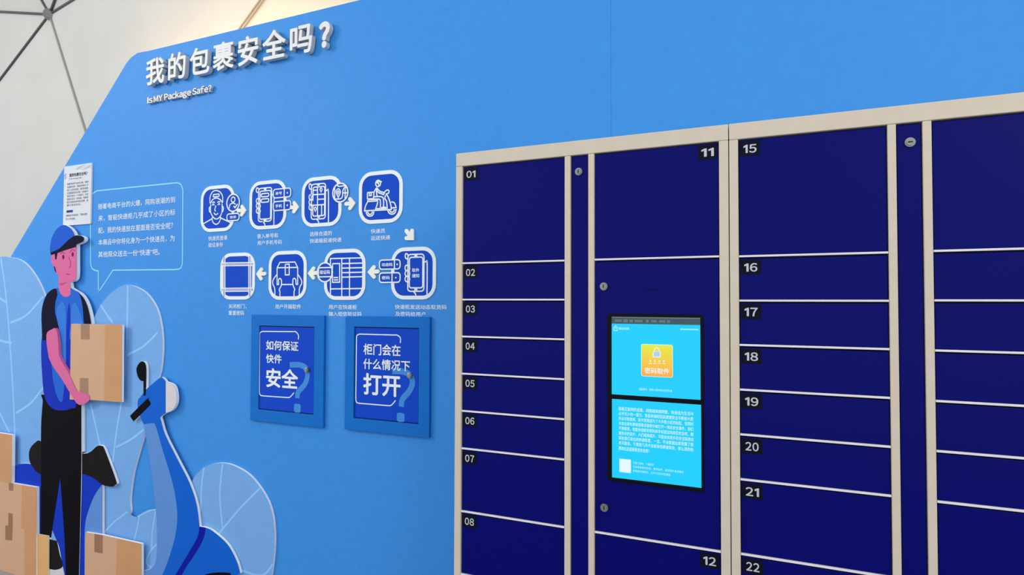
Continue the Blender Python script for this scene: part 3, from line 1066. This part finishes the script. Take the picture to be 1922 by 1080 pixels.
layer(t, 'side_panel', [(191.7, 910.5, 1), (178, 930), (166.7, 958), (161, 980), (159, 1010), (159, 1092, 1), (195, 1092, 1), (192, 1003, 1)], Y2, 2, 'scooter_pale')
seat = [(77, 828.6), (66.7, 831), (57, 842.5), (54.7, 858), (59.7, 874), (77, 891), (110, 893), (152.8, 890.6), (164, 892.5), (177.8, 899), (192, 910), (209.7, 914), (216.7, 910.6), (218, 902), (197, 845), (191, 837.5), (182, 838), (169.4, 849), (152.8, 852), (110, 850)]
layer(t, 'seat', seat, Y2, 3, 'brown_black')
layer(t, 'front_column', front, Y2, 1, 'scooter')
layer(t, 'leg_shield', [(270, 797, 1), (287, 795), (292.6, 801), (306.7, 849), (324, 906.7), (332.4, 955.6), (331, 996), (320, 1040), (303, 1084), (290, 1100, 1), (240, 1100, 1), (240, 1074, 1), (268, 1072), (286, 1066), (294, 1045), (294.5, 985), (292, 950), (284, 880)], Y2, 2, 'scooter_pale')
layer(t, 'headlight', [(311.5, 716.5, 1), (324, 722), (330, 732.6), (331.4, 755), (324, 770), (311.5, 775.6, 1)], Y2, 2, 'lamp_grey')
layer(t, 'fender_stripe', [(374.5, 989, 1), (386, 991.5, 1), (384, 1005), (376, 1024), (362, 1047), (349.7, 1064.5), (335, 1092, 1), (322, 1092, 1), (345, 1054), (361, 1027), (371.7, 1007)], Y2, 3, 'scooter_stripe')
layer(t, 'wheel', [(372, 1092, 1), (386, 1079), (410, 1075), (432, 1076, 1), (440, 1092, 1)], Y2, 3, 'black')
layer(t, 'mirror', mir, Y2, 2, 'black')
layer(t, 'handlebar_grip', grip_r, Y2, 2, 'black')

# ---- courier
per = [(94.4, 469), (95, 460), (97.8, 447.4), (104.4, 434), (113.3, 425), (122, 422.7), (131, 427.4), (137, 434), (140.7, 442, 1), (147.4, 441.6), (154.8, 443.7), (158.4, 448), (157, 453), (152, 456.5), (143.7, 459.5, 1), (143.8, 512, 1), (143, 520), (140.8, 525.5), (137, 528.3), (131, 529.5, 1), (132.6, 540, 1),
       (139.6, 544.5), (150, 551), (157, 559), (163.7, 572.6), (169, 592), (172.2, 612, 1), (168, 746, 1), (152.8, 747, 1), (152.8, 890), (151, 970), (148, 1095, 1), (90, 1095, 1), (91.7, 1012, 1), (76.4, 1003, 1), (77, 890), (77.4, 800), (80.4, 754), (82, 730), (78.5, 690), (77.6, 656), (79, 625), (78.4, 591), (81.3, 570.7), (87.8, 554), (97, 545), (106, 542), (111, 541, 1), (110.3, 527), (109.6, 517), (105.5, 512.5), (101.5, 501), (99, 497), (96.5, 488), (96.6, 478.6, 1)]
t = thing('courier_cutout', 'flat cut-out of a courier in blue cap, blue shirt and black trousers', 'cutout', at(115, 1095, Y3)[:1] + (Y2, at(115, 1095, Y3)[1]))
mb = MB().prism(smooth([at(p_[0], p_[1], Y3) + tuple(p_[2:]) for p_ in per]), Y3 + .0004, Y2 - .0018, 'foam')
upper = [p_ for p_ in per if p_[1] < 815 and not (p_[1] > 800 and p_[0] < 100)]
k_ = max(i for i, p_ in enumerate(upper) if p_[0] > 150 and p_[1] > 740)
upper = upper[:k_ + 1] + [(152.8, 849, 1), (77.4, 826, 1)] + upper[k_ + 1:]
mb.prism(smooth([at(p_[0], p_[1], Y3) + tuple(p_[2:]) for p_ in upper]), Y3 + .0006, Y1 - .0012, 'foam')
mb.build('foam_board', t)
layer(t, 'trousers', [(83, 741), (80.4, 754), (77.6, 791), (77, 828), (77, 891), (76.4, 1003, 1), (96, 1010, 1), (113, 899, 1), (121, 1010), (123.6, 1095, 1), (147.8, 1095, 1), (149, 1050), (152, 919), (152.8, 852), (152.8, 760, 1)], Y3, 1, 'black')
layer(t, 'far_leg', [(113, 899, 1), (96, 1010, 1), (108, 1018), (118, 1063), (123.6, 1095, 1), (121, 1010)], Y3, 1, 'scooter_deep')
layer(t, 'sock', [(98.5, 996, 1), (95.8, 1015, 1), (107, 1016.5, 1)], Y3, 2, 'leaf')
layer(t, 'shoe', [(91.7, 1012, 1), (107, 1016, 1), (112, 1040), (118, 1063), (105.5, 1070), (91.7, 1068, 1)], Y3, 3, 'brown_black')
layer(t, 'shoe_sole', [(91.7, 1068, 1), (105.5, 1070), (118, 1063, 1), (122, 1095, 1), (91.7, 1095, 1)], Y3, 2, 'lamp_grey')
shirt = layer(t, 'shirt', [(105.4, 542), (111, 541.5, 1), (132.4, 540, 1), (139.6, 544.8), (149, 550), (154, 565), (157, 600), (158, 640), (150, 700), (143.3, 759.6), (134, 767), (121, 770.7), (102.6, 769), (89.6, 757.8), (83, 741), (81.3, 728), (78.5, 688), (77.6, 656), (79, 630), (90, 560)], Y3, 2, 'shirt')
layer(t, 'shirt_shading', [(79, 636, 1), (87, 636, 1), (90, 662), (97, 687), (99, 708), (104, 735), (110, 750), (114.5, 755), (118, 750), (121, 725), (124, 690), (126, 600), (130, 570), (132.8, 600), (132.5, 700), (143.3, 759.6), (134, 767), (121, 770.7), (102.6, 769), (89.6, 757.8), (83, 741), (81.3, 728), (78.5, 688), (77.6, 656)], Y3, 3, 'shirt_dark', shirt)
mbp = [(115.6, 568), (106.3, 582), (108, 604), (111, 634), (111, 669), (123, 692), (124.5, 640), (124, 585.6), (121, 570.7)]
layer(t, 'shirt_highlight', mbp, Y3, 4, 'shirt_light', shirt)
layer(t, 'shirt_highlight', [(140.6, 568), (134, 580), (133, 607.8), (133, 640), (156, 640), (156, 607.8), (150.7, 585.6), (144, 569.8)], Y3, 4, 'shirt_light', shirt)
layer(t, 'sleeve', [(105.4, 542.4), (97, 544.8), (87.8, 554), (81.3, 570.7), (78.5, 591), (79.2, 619), (80.4, 639, 1), (86.9, 639, 1), (90, 626), (97, 618), (105.4, 619), (109, 631), (112, 622.6), (108.4, 604), (103.5, 585.6), (104.4, 567), (107.8, 554)], Y3, 5, 'navy_sleeve')
layer(t, 'sleeve', [(148, 549.5, 1), (157, 559), (163.7, 572.6), (169, 592), (172, 611, 1), (158, 611, 1), (156.3, 582), (152.6, 560)], Y3, 5, 'navy_sleeve')
face = layer(t, 'face', [(97, 478, 1), (96.6, 489), (99.3, 497.8), (101.5, 500.7), (106, 512.6), (109.6, 517), (110.4, 527.4), (111, 542), (114, 551), (120.7, 557), (128, 557), (132.6, 553, 1), (132.6, 540), (131, 529.5, 1), (137, 528.3), (140.8, 525.5), (143, 520), (143.8, 512, 1), (143.8, 459, 1), (120, 465, 1)], Y3, 3, 'skin')
layer(t, 'neck_shadow', [(111, 533, 1), (128, 529.5, 1), (116, 536.5, 1)], Y3, 4, 'skin_dark', face)
mb = MB()
for x, y in ((119.3, 482.7), (137, 477.8)):
    P = [at(x + 1.9 * math.cos(a * .3142), y + 4.2 * math.sin(a * .3142), Y3) for a in range(20)]
    mb.prism(P, Y3 - .0018, Y3 - .0011, 'face_ink')
mb.build('eyes', face)
lines(t, 'face_lines', [[(114, 477.5), (117.5, 473.6), (122, 477)], [(131.9, 473.8), (136.3, 468.8), (141.5, 472)], [(129.6, 483), (132.4, 492), (132.8, 499), (130, 503.7)], [(124.4, 513.3), (128, 515.6), (132, 514.6)]], Y3, 4, 'face_ink', 0.0026, face)
layer(t, 'hair', [(103.5, 476, 1), (108.4, 475, 1), (106.4, 487.4, 1), (104, 487.4, 1)], Y3, 4, 'navy_sleeve', face)
layer(t, 'hair', [(101.5, 500, 1), (103.6, 501, 1), (106.5, 512.5, 1), (103.5, 508.5)], Y3, 4, 'navy_sleeve', face)
cp = layer(t, 'cap', [(94.4, 469.6), (94.8, 462), (97.8, 447.4), (104.4, 434), (113.3, 425), (122, 422.8), (131, 427.4), (137, 434), (140.7, 442.5, 1), (129.6, 450.4), (119, 460.7), (110.4, 468), (100, 472.6), (95.3, 475, 1)], Y3, 5, 'cap')
layer(t, 'cap_brim', [(95.3, 474.5, 1), (96.3, 479, 1), (109, 475), (123.7, 469.6), (143.6, 463.7, 1), (143.7, 459.5, 1), (152, 456), (157, 452.8), (158.2, 447.8), (154.8, 443.7), (147.4, 442), (140.7, 443), (129.6, 450.4), (119, 460.7), (110.4, 468), (100, 472.6)], Y3, 6, 'navy_sleeve', cp)
armY = Y4 - 0.0030
arm = [(86.9, 630), (90, 624), (97, 618.9), (104.4, 618.5), (107.8, 628), (109.6, 645), (111.9, 670.7), (131, 706), (144.3, 733.7), (150.7, 732.8), (155.4, 737.4), (165.6, 741), (168, 745.7), (167, 752), (161, 756.9), (150.7, 760.6), (145, 757.8), (137.8, 748.5), (115.6, 711.5), (93.3, 676), (90.6, 659.6), (87.8, 634)]
P = smooth([at(p_[0], p_[1], armY) for p_ in arm])
MB().prism(P, armY, armY + 0.0006, 'skin').build('arm', t)
P = smooth([at(p_[0], p_[1], armY) for p_ in [(86.9, 630), (97, 618.9), (104.4, 618.5), (109.6, 645), (111.9, 670.7), (130, 705), (129, 730), (115.6, 711.5), (93.3, 676)]])
MB().prism(P, armY + 0.0006, Y3 - 0.0024, 'skin').build('arm_spacer', t)


# ---- cardboard boxes
def boxcut(label, outline, y0, y1, face_m, side, tapes, tm='tape'):
    t = cutout('cardboard_box_cutout', label, 'cutout', outline, y0, y1, 'foam', 'cardboard box cut-outs')
    layer(t, 'front_face', outline, y0, 1, face_m)
    if side:
        layer(t, 'side_face', side, y0, 2, 'box_side')
    for tp in tapes:
        layer(t, 'tape_strip', [p_ + (1,) for p_ in tp], y0, 3, tm)
    return t


def sh(*pts):
    return [p_ + (1,) for p_ in pts]


boxcut('tan cardboard parcel held in the hand of the courier', sh((133.7, 608.3), (229.3, 609.8), (228.3, 755.5), (169, 751), (131, 750.4)), Y4, Y3 - .0024, 'box',
       sh((197.5, 609.4), (229.3, 609.8), (228.3, 755.5), (195.5, 753)), [[(152, 608.6), (168, 608.9), (168, 637.4), (152, 637)], [(150.3, 710), (166, 710.4), (166, 742.5), (150.3, 741)]])
boxcut('upper tan cardboard box of the stack at the left edge', sh((-60, 805), (0, 813.5), (22.6, 817), (21.7, 907.2), (7, 904.8), (-60, 896.7)), Y4, Y2 - .002, 'box_side', None, [])
tb = boxcut('larger tan cardboard box at the bottom of the left stack', sh((-60, 897), (7, 905), (68, 915.5), (68, 1095), (-60, 1095)), Y4, Y2 - .002, 'box',
            sh((41, 911), (68, 915.5), (68, 1095), (46, 1095), (46, 994), (40, 993)), [[(17, 906.7), (25, 908), (25, 921.7), (17, 921)], [(16, 963.5), (24, 964.5), (24, 986), (22.8, 1014.7), (10.5, 1014), (10.5, 987), (16, 987)]], 'tape_dark')
boxcut('narrow yellowish box between the left stack and the shoe of the courier', sh((60, 1001), (91.5, 1006.5), (91, 1095), (60, 1095)), Y3 - 0.006, Y3 - .0024, 'box_yellow', None, [])
boxcut('tan cardboard box in front of the scooter at the bottom edge', sh((160.4, 999.6), (192.8, 1005), (265.5, 1021.5), (265.5, 1095), (159, 1095)), Y5, Y2 - .0018, 'box',
       sh((219.6, 1011), (265.5, 1021.5), (265.5, 1095), (218, 1095)), [[(177.6, 1002.5), (192.8, 1005), (192.8, 1039.5), (177.6, 1036.5)]], 'tape_dark')

# ================================================================ parcel lockers
DB_ = 0.42     # body depth


def num_label(parent, n, X0, Z1, y, right=False):
    w, h = 0.046, 0.0365
    x0 = X0 if not right else X0 - w
    mb = MB().box(x0, x0 + w, y, y + 0.0006, Z1 - h, Z1, 'plate')
    put_text(mb, n, x0 + 0.0085, x0 + 0.0375, Z1 - 0.029, Z1 - 0.009, y - 0.0004, 'digit', 0.022, 4)
    o = mb.build('number_label', parent)
    o['label'] = 'black label with grey number ' + n
    return o


def lock(parent, px, py, y, r=0.0105, key=False):
    X, Z = at(px, py, y)
    mb = MB().disc((X, Z), r, y - 0.006, y - 0.0001, 'chrome', 24)
    mb.disc((X, Z), r * .72, y - 0.0085, y - 0.0061, 'chrome', 24)
    o = mb.build('lock', parent, 0.0012)
    return X, Z


def keyhole(mb, X, Z, y, r=0.0105, flat=False):
    w, h = (0.0016, r * .45) if not flat else (r * .45, 0.0016)
    mb.box(X - w, X + w, y - 0.0088, y - 0.0086, Z - h, Z + h, 'keyhole')


def zz(v):
    return CAMZ + YC * v


def locker(label, xe, cols, rail, top):
    """xe = outer left, outer right; cols = (x0, x1, [row lines], numbers, right-hand label)"""
    X0, X1 = xe[0] * YC, xe[1] * YC
    t = thing('locker_cabinet', label, 'locker', ((X0 + X1) / 2, YC + DB_ / 2, 0), 'parcel locker cabinets')
    R = 0.0055      # how far the doors lie behind the frame
    zt, zr = zz(top), zz(rail)
    body = MB()
    body.box(X0 + .0006, X1 - .0006, YC + 0.03, YC + DB_, 0, zt - .001, 'frame_cream').build('body', t)
    MB().box(X0 + .0004, X1 - .0004, YC, YC + 0.03, zr, zt, 'frame_cream').build('top_rail', t, 0.0018)
    edges = [X0] + [c * YC for col in cols for c in col[:2]] + [X1]
    for a, b in zip(edges[::2], edges[1::2]):
        g = 0.0004
        MB().box(a + g, b - g, YC, YC + 0.03, 0.0, zr - .0004, 'frame_cream').build('stile', t, 0.0016)
    mb = MB()
    for x0, x1, rows, nums, right in cols:
        mb.box(x0 * YC + .0001, x1 * YC - .0001, YC + 0.024, YC + 0.0298, 0.05, zr, 'shadow_gap')
    mb.build('inner_panel', t)
    out = {}
    for ci, (x0, x1, rows, nums, right) in enumerate(cols):
        a, b = x0 * YC, x1 * YC
        zs = [zr] + [zz(v) for v in rows]
        for k in range(len(zs) - 1):
            top_, bot = zs[k], zs[k + 1]
            g = 0.0022
            hz = 0.0024
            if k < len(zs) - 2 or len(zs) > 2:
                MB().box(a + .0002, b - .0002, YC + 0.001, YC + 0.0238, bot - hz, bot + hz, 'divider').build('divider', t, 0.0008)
            dz1 = top_ - (hz if k else 0) - 0.0034
            dz0 = bot + hz + 0.0006
            yd = YC + R
            name = 'locker_door'
            if len(zs) == 2:
                name = 'lock_strip'
            elif nums[k] == 'T':
                name = 'control_panel'
            dr = MB().box(a + g * .7, b - g * .7, yd, YC + 0.0238, dz0, dz1, 'navy').build(name, t, 0.0012)
            out[(ci, k)] = dr
            if nums[k] and nums[k] != 'T':
                num_label(dr, nums[k], (a + 0.004) if not right else (b - 0.004), dz1 - 0.003, yd - 0.0007, right)
    zb = min(zz(v) for col in cols for v in col[2])
    return t, out, YC + R


t1, doors1, yd = locker('navy parcel locker in a cream frame with a lit cyan touch screen', (-.5532, -.0695),
                        [(-.5395, -.3387, [.0736, .0058, -.0629, -.1317, -.2005, -.2695, -.3848, -.5, -.8], ['01', '02', '03', '04', '05', '06', '07', '08', ''], False),
                         (-.3276, -.2963, [-.8], [''], False),
                         (-.2854, -.0840, [.0738, -.3844, -.5, -.8], ['11', 'T', '12', ''], True)], .2555, .2805)
t2, doors2, yd = locker('navy parcel locker in a cream frame, doors from 15, no screen', (-.0687, .4125),
                        [(-.0551, .1436, [.073, .0045, -.0638, -.1324, -.2009, -.2694, -.3826, -.497, -.8], ['15', '16', '17', '18', '19', '20', '21', '22', ''], False),
                         (.1547, .1857, [-.8], [''], False),
                         (.1969, .3980, [.0734, .0051, -.0638, -.133, -.2013, -.27, -.3826, -.497, -.8], [''] * 9, True)], .2552, .2806)

for dr, px, py, flat in ((doors1[(1, 0)], 1087, 323, False), (doors1[(2, 1)], 1134, 538, False), (doors1[(2, 1)], 1135, 952.5, False), (doors2[(1, 0)], 1707.5, 268, True)):
    X, Z = at(px, py, yd)
    mb = MB().disc((X, Z), 0.0105, yd - 0.006, yd - 0.0001, 'chrome', 24)
    mb.disc((X, Z), 0.0076, yd - 0.0085, yd - 0.0061, 'chrome', 24)
    keyhole(mb, X, Z, yd, flat=flat)
    mb.build('lock', dr)

# control panel: screen, small word-like emboss stood in for by thin dark bars
cpn = doors1[(2, 1)]
sx0 = (at(1138.7, 589, yd)[0] + at(1142, 903, yd)[0]) / 2
sx1 = (at(1320, 591, yd)[0] + at(1322, 922, yd)[0]) / 2
sz1 = (at(1138.7, 589, yd)[1] + at(1320, 591, yd)[1]) / 2
sz0 = (at(1142, 904, yd)[1] + at(1322, 922.5, yd)[1]) / 2
MB().prism(rrect(sx0, sx1, sz0, sz1, 0.008, 4), yd - 0.003, yd - 0.0001, 'bezel').build('screen_bezel', cpn, 0.0008)
ys = yd - 0.0034
CS, CT = crop(1130, 580, 6), crop(1130, 740, 5.684)


def quadZ(crf, xl, xr, yl, yr):
    return (at(*crf(xl, yl), ys)[1] + at(*crf(xr, yr), ys)[1]) / 2


ux0, ux1 = (at(1147.5, 600, ys)[0] + at(1149, 890, ys)[0]) / 2, (at(1314, 600, ys)[0] + at(1316, 910, ys)[0]) / 2
uz1 = quadZ(PX, 1147.5, 1313.2, 594.5, 597)
uzs = quadZ(CS, 105, 1105, 168, 182)
uz0 = quadZ(PX, 1148, 1315, 740.5, 751)
lz1 = quadZ(PX, 1148.5, 1315, 749, 760.5)
lz0 = quadZ(PX, 1150, 1316.4, 897.5, 915.5)
d1 = MB().box(ux0, ux1, ys, ys + 0.0004, uz0, uzs, 'cyan')
d1.box(ux0, ux1, ys, ys + 0.0004, uzs, uz1, 'screen_grey')
d1.box(ux0, ux1, ys - .0002, ys, uz1 - 0.003, uz1 - .0005, 'screen_mark')
for k, (a, b, h) in enumerate(((0.04, 0.12, .5), (.14, .19, .65), (.21, .25, .6), (.27, .36, .5), (.40, .43, .65), (.46, .52, .45), (.55, .62, .5), (.64, .67, .6))):
    w_ = ux1 - ux0
    zc = (uzs + uz1 - .003) / 2
    d1.box(ux0 + a * w_, ux0 + b * w_, ys - .0002, ys, zc - .006 * h, zc + .006 * h, 'screen_mark')
yt = ys - 0.0003
X0, X1, Z0, Z1 = px_rect(CS, 127, 178, 190, 245, ys)
d1.stroke([(X0, (Z0 + Z1) / 2), ((X0 + X1) / 2, Z1), (X1, (Z0 + Z1) / 2)], 0.0014, yt, yt + .0002, 'screen_text')
d1.stroke([(X0 + .0014, (Z0 + Z1) / 2), (X0 + .0014, Z0), (X1 - .0014, Z0), (X1 - .0014, (Z0 + Z1) / 2)], 0.0014, yt, yt + .0002, 'screen_text')
d1.stroke([(X0 + .004, (Z0 * .6 + Z1 * .4)), ((X0 + X1) / 2, (Z0 * .35 + Z1 * .65)), (X1 - .004, (Z0 * .6 + Z1 * .4))], 0.0011, yt, yt + .0002, 'screen_text')
text_px(d1, CS, '智能快递柜', 188, 306, 222, 224, 26, yt, 'screen_text', 0.01, 1, ys)
for k in range(15):      # a line of figures too small to read
    X0, X1, Z0, Z1 = px_rect(CS, 882 + 13.6 * k, 892 + 13.6 * k, 224 + .3 * k, 236 + .3 * k, ys)
    d1.box(X0, X1, yt, yt + .0002, Z0, Z1, 'screen_text')
text_px(d1, CS, '温馨提示：请输入密码取出您的快递', 415, 790, 906, 922, 26, yt, 'screen_text', 0.006, 1, ys)
d1.build('upper_display', cpn)['label'] = 'lit cyan display with a yellow password button'
X0, X1, Z0, Z1 = px_rect(CS, 443, 795, 403, 765, ys)
bt = MB().prism(rrect(X0, X1, Z0, Z1, 0.004, 4), yt, yt + .0002, 'screen_button').build('screen_button', cpn)
bt['label'] = 'yellow to orange password button'
yk = yt - .0002
d1 = MB()
d1.stroke(rrect(X0, X1, Z0, Z1, 0.004, 4), 0.0011, yk, yk + .0001, 'screen_white', True)
X0, X1, Z0, Z1 = px_rect(CS, 572, 660, 482, 548, ys)
d1.prism(rrect(X0, X1, Z0, Z1, 0.002, 4), yk, yk + .0001, 'screen_white')
d1.prism(rrect(X0 + .002, X1 - .002, Z0 + .002, Z1 - .0005, 0.001, 3), yk - .0001, yk, 'screen_lock')
xm, rr = (X0 + X1) / 2, (X1 - X0) * .32
d1.stroke([(xm - rr, Z1 - .001), (xm - rr, Z1 + .003)] + [(xm - rr * math.cos(a * .314), Z1 + .003 + rr * math.sin(a * .314)) for a in range(1, 10)] + [(xm + rr, Z1 + .003), (xm + rr, Z1 - .001)], 0.0022, yk, yk + .0001, 'screen_white')
for k in range(4):
    X0, X1, Z0, Z1 = px_rect(CS, 528 + 51 * k, 560 + 51 * k, 612, 620, ys)
    d1.box(X0, X1, yk, yk + .0001, Z0, Z1, 'screen_white')
    d1.disc(((X0 + X1) / 2, Z1 + .0055), .0024, yk, yk + .0001, 'screen_white', 8)
text_px(d1, CS, '密码取件', 482, 758, 694, 706, 66, yk, 'screen_white', 0.012, 2, ys)
d1.build('button_print', cpn)

d2 = MB().box(ux0 + .0005, ux1 + .001, ys, ys + 0.0004, lz0, lz1, 'cyan')
para = ['随着互联网的发展，网购越来越频繁，快递成为生活中', '必不可少的一部分。智能快递柜因其便捷安全不断被大家', '所认可和使用，如今更是成为了大多数小区的标配，但同时', '也会出现包裹被错拿或者柜中被打开一类的安全事件，我们',
        '不禁要想，智能快递柜的密码和手机验证码是否安全呢，随', '着技术的进步，人们越来越多，可能会有更多的安全隐患出', '现在我们身边的快递柜里，一旦、平台数据出现泄露了就', '有可能会，于是就几天才会发现包裹被取走，那么我的包',
        '裹放在这里面是否安全呢？']
for i, ln in enumerate(para):
    x1 = 975 if i < 8 else 505
    yl = 163 + i * 52.2
    sl = (43 + i * 2.2) * (x1 - 178) / 797
    text_px(d2, CT, ln, 178, x1, yl, yl + sl, 40, yt, 'screen_text', 0.014, 1, ys)
for txt, x1, yl, yr in (('扫描二维码，了解更多', 555, 738, 752), ('可以查看物流信息，寄件取件，获得更多快递服务', 872, 778, 833), ('如有疑问请联系，工作人员将为您解答', 732, 822, 862)):
    text_px(d2, CT, txt, 330, x1, yl, yr, 26, yt, 'screen_text', 0.0, 1, ys)
X0, X1, Z0, Z1 = px_rect(CT, 186, 308, 696, 838, ys)
d2.box(X0, X1, yt, yt + .0002, Z0, Z1, 'screen_white')
d2.build('lower_display', cpn)['label'] = 'lit cyan display with lines of white text'
mb = MB()
for k in range(7):
    X, Z = at(1209 + k * 4, 545 - k * .1, yd)
    mb.box(X - .0009, X + .0009, yd - .0004, yd - .0001, Z - .004, Z + .004, 'emboss')
mb.build('emboss_bars', cpn)
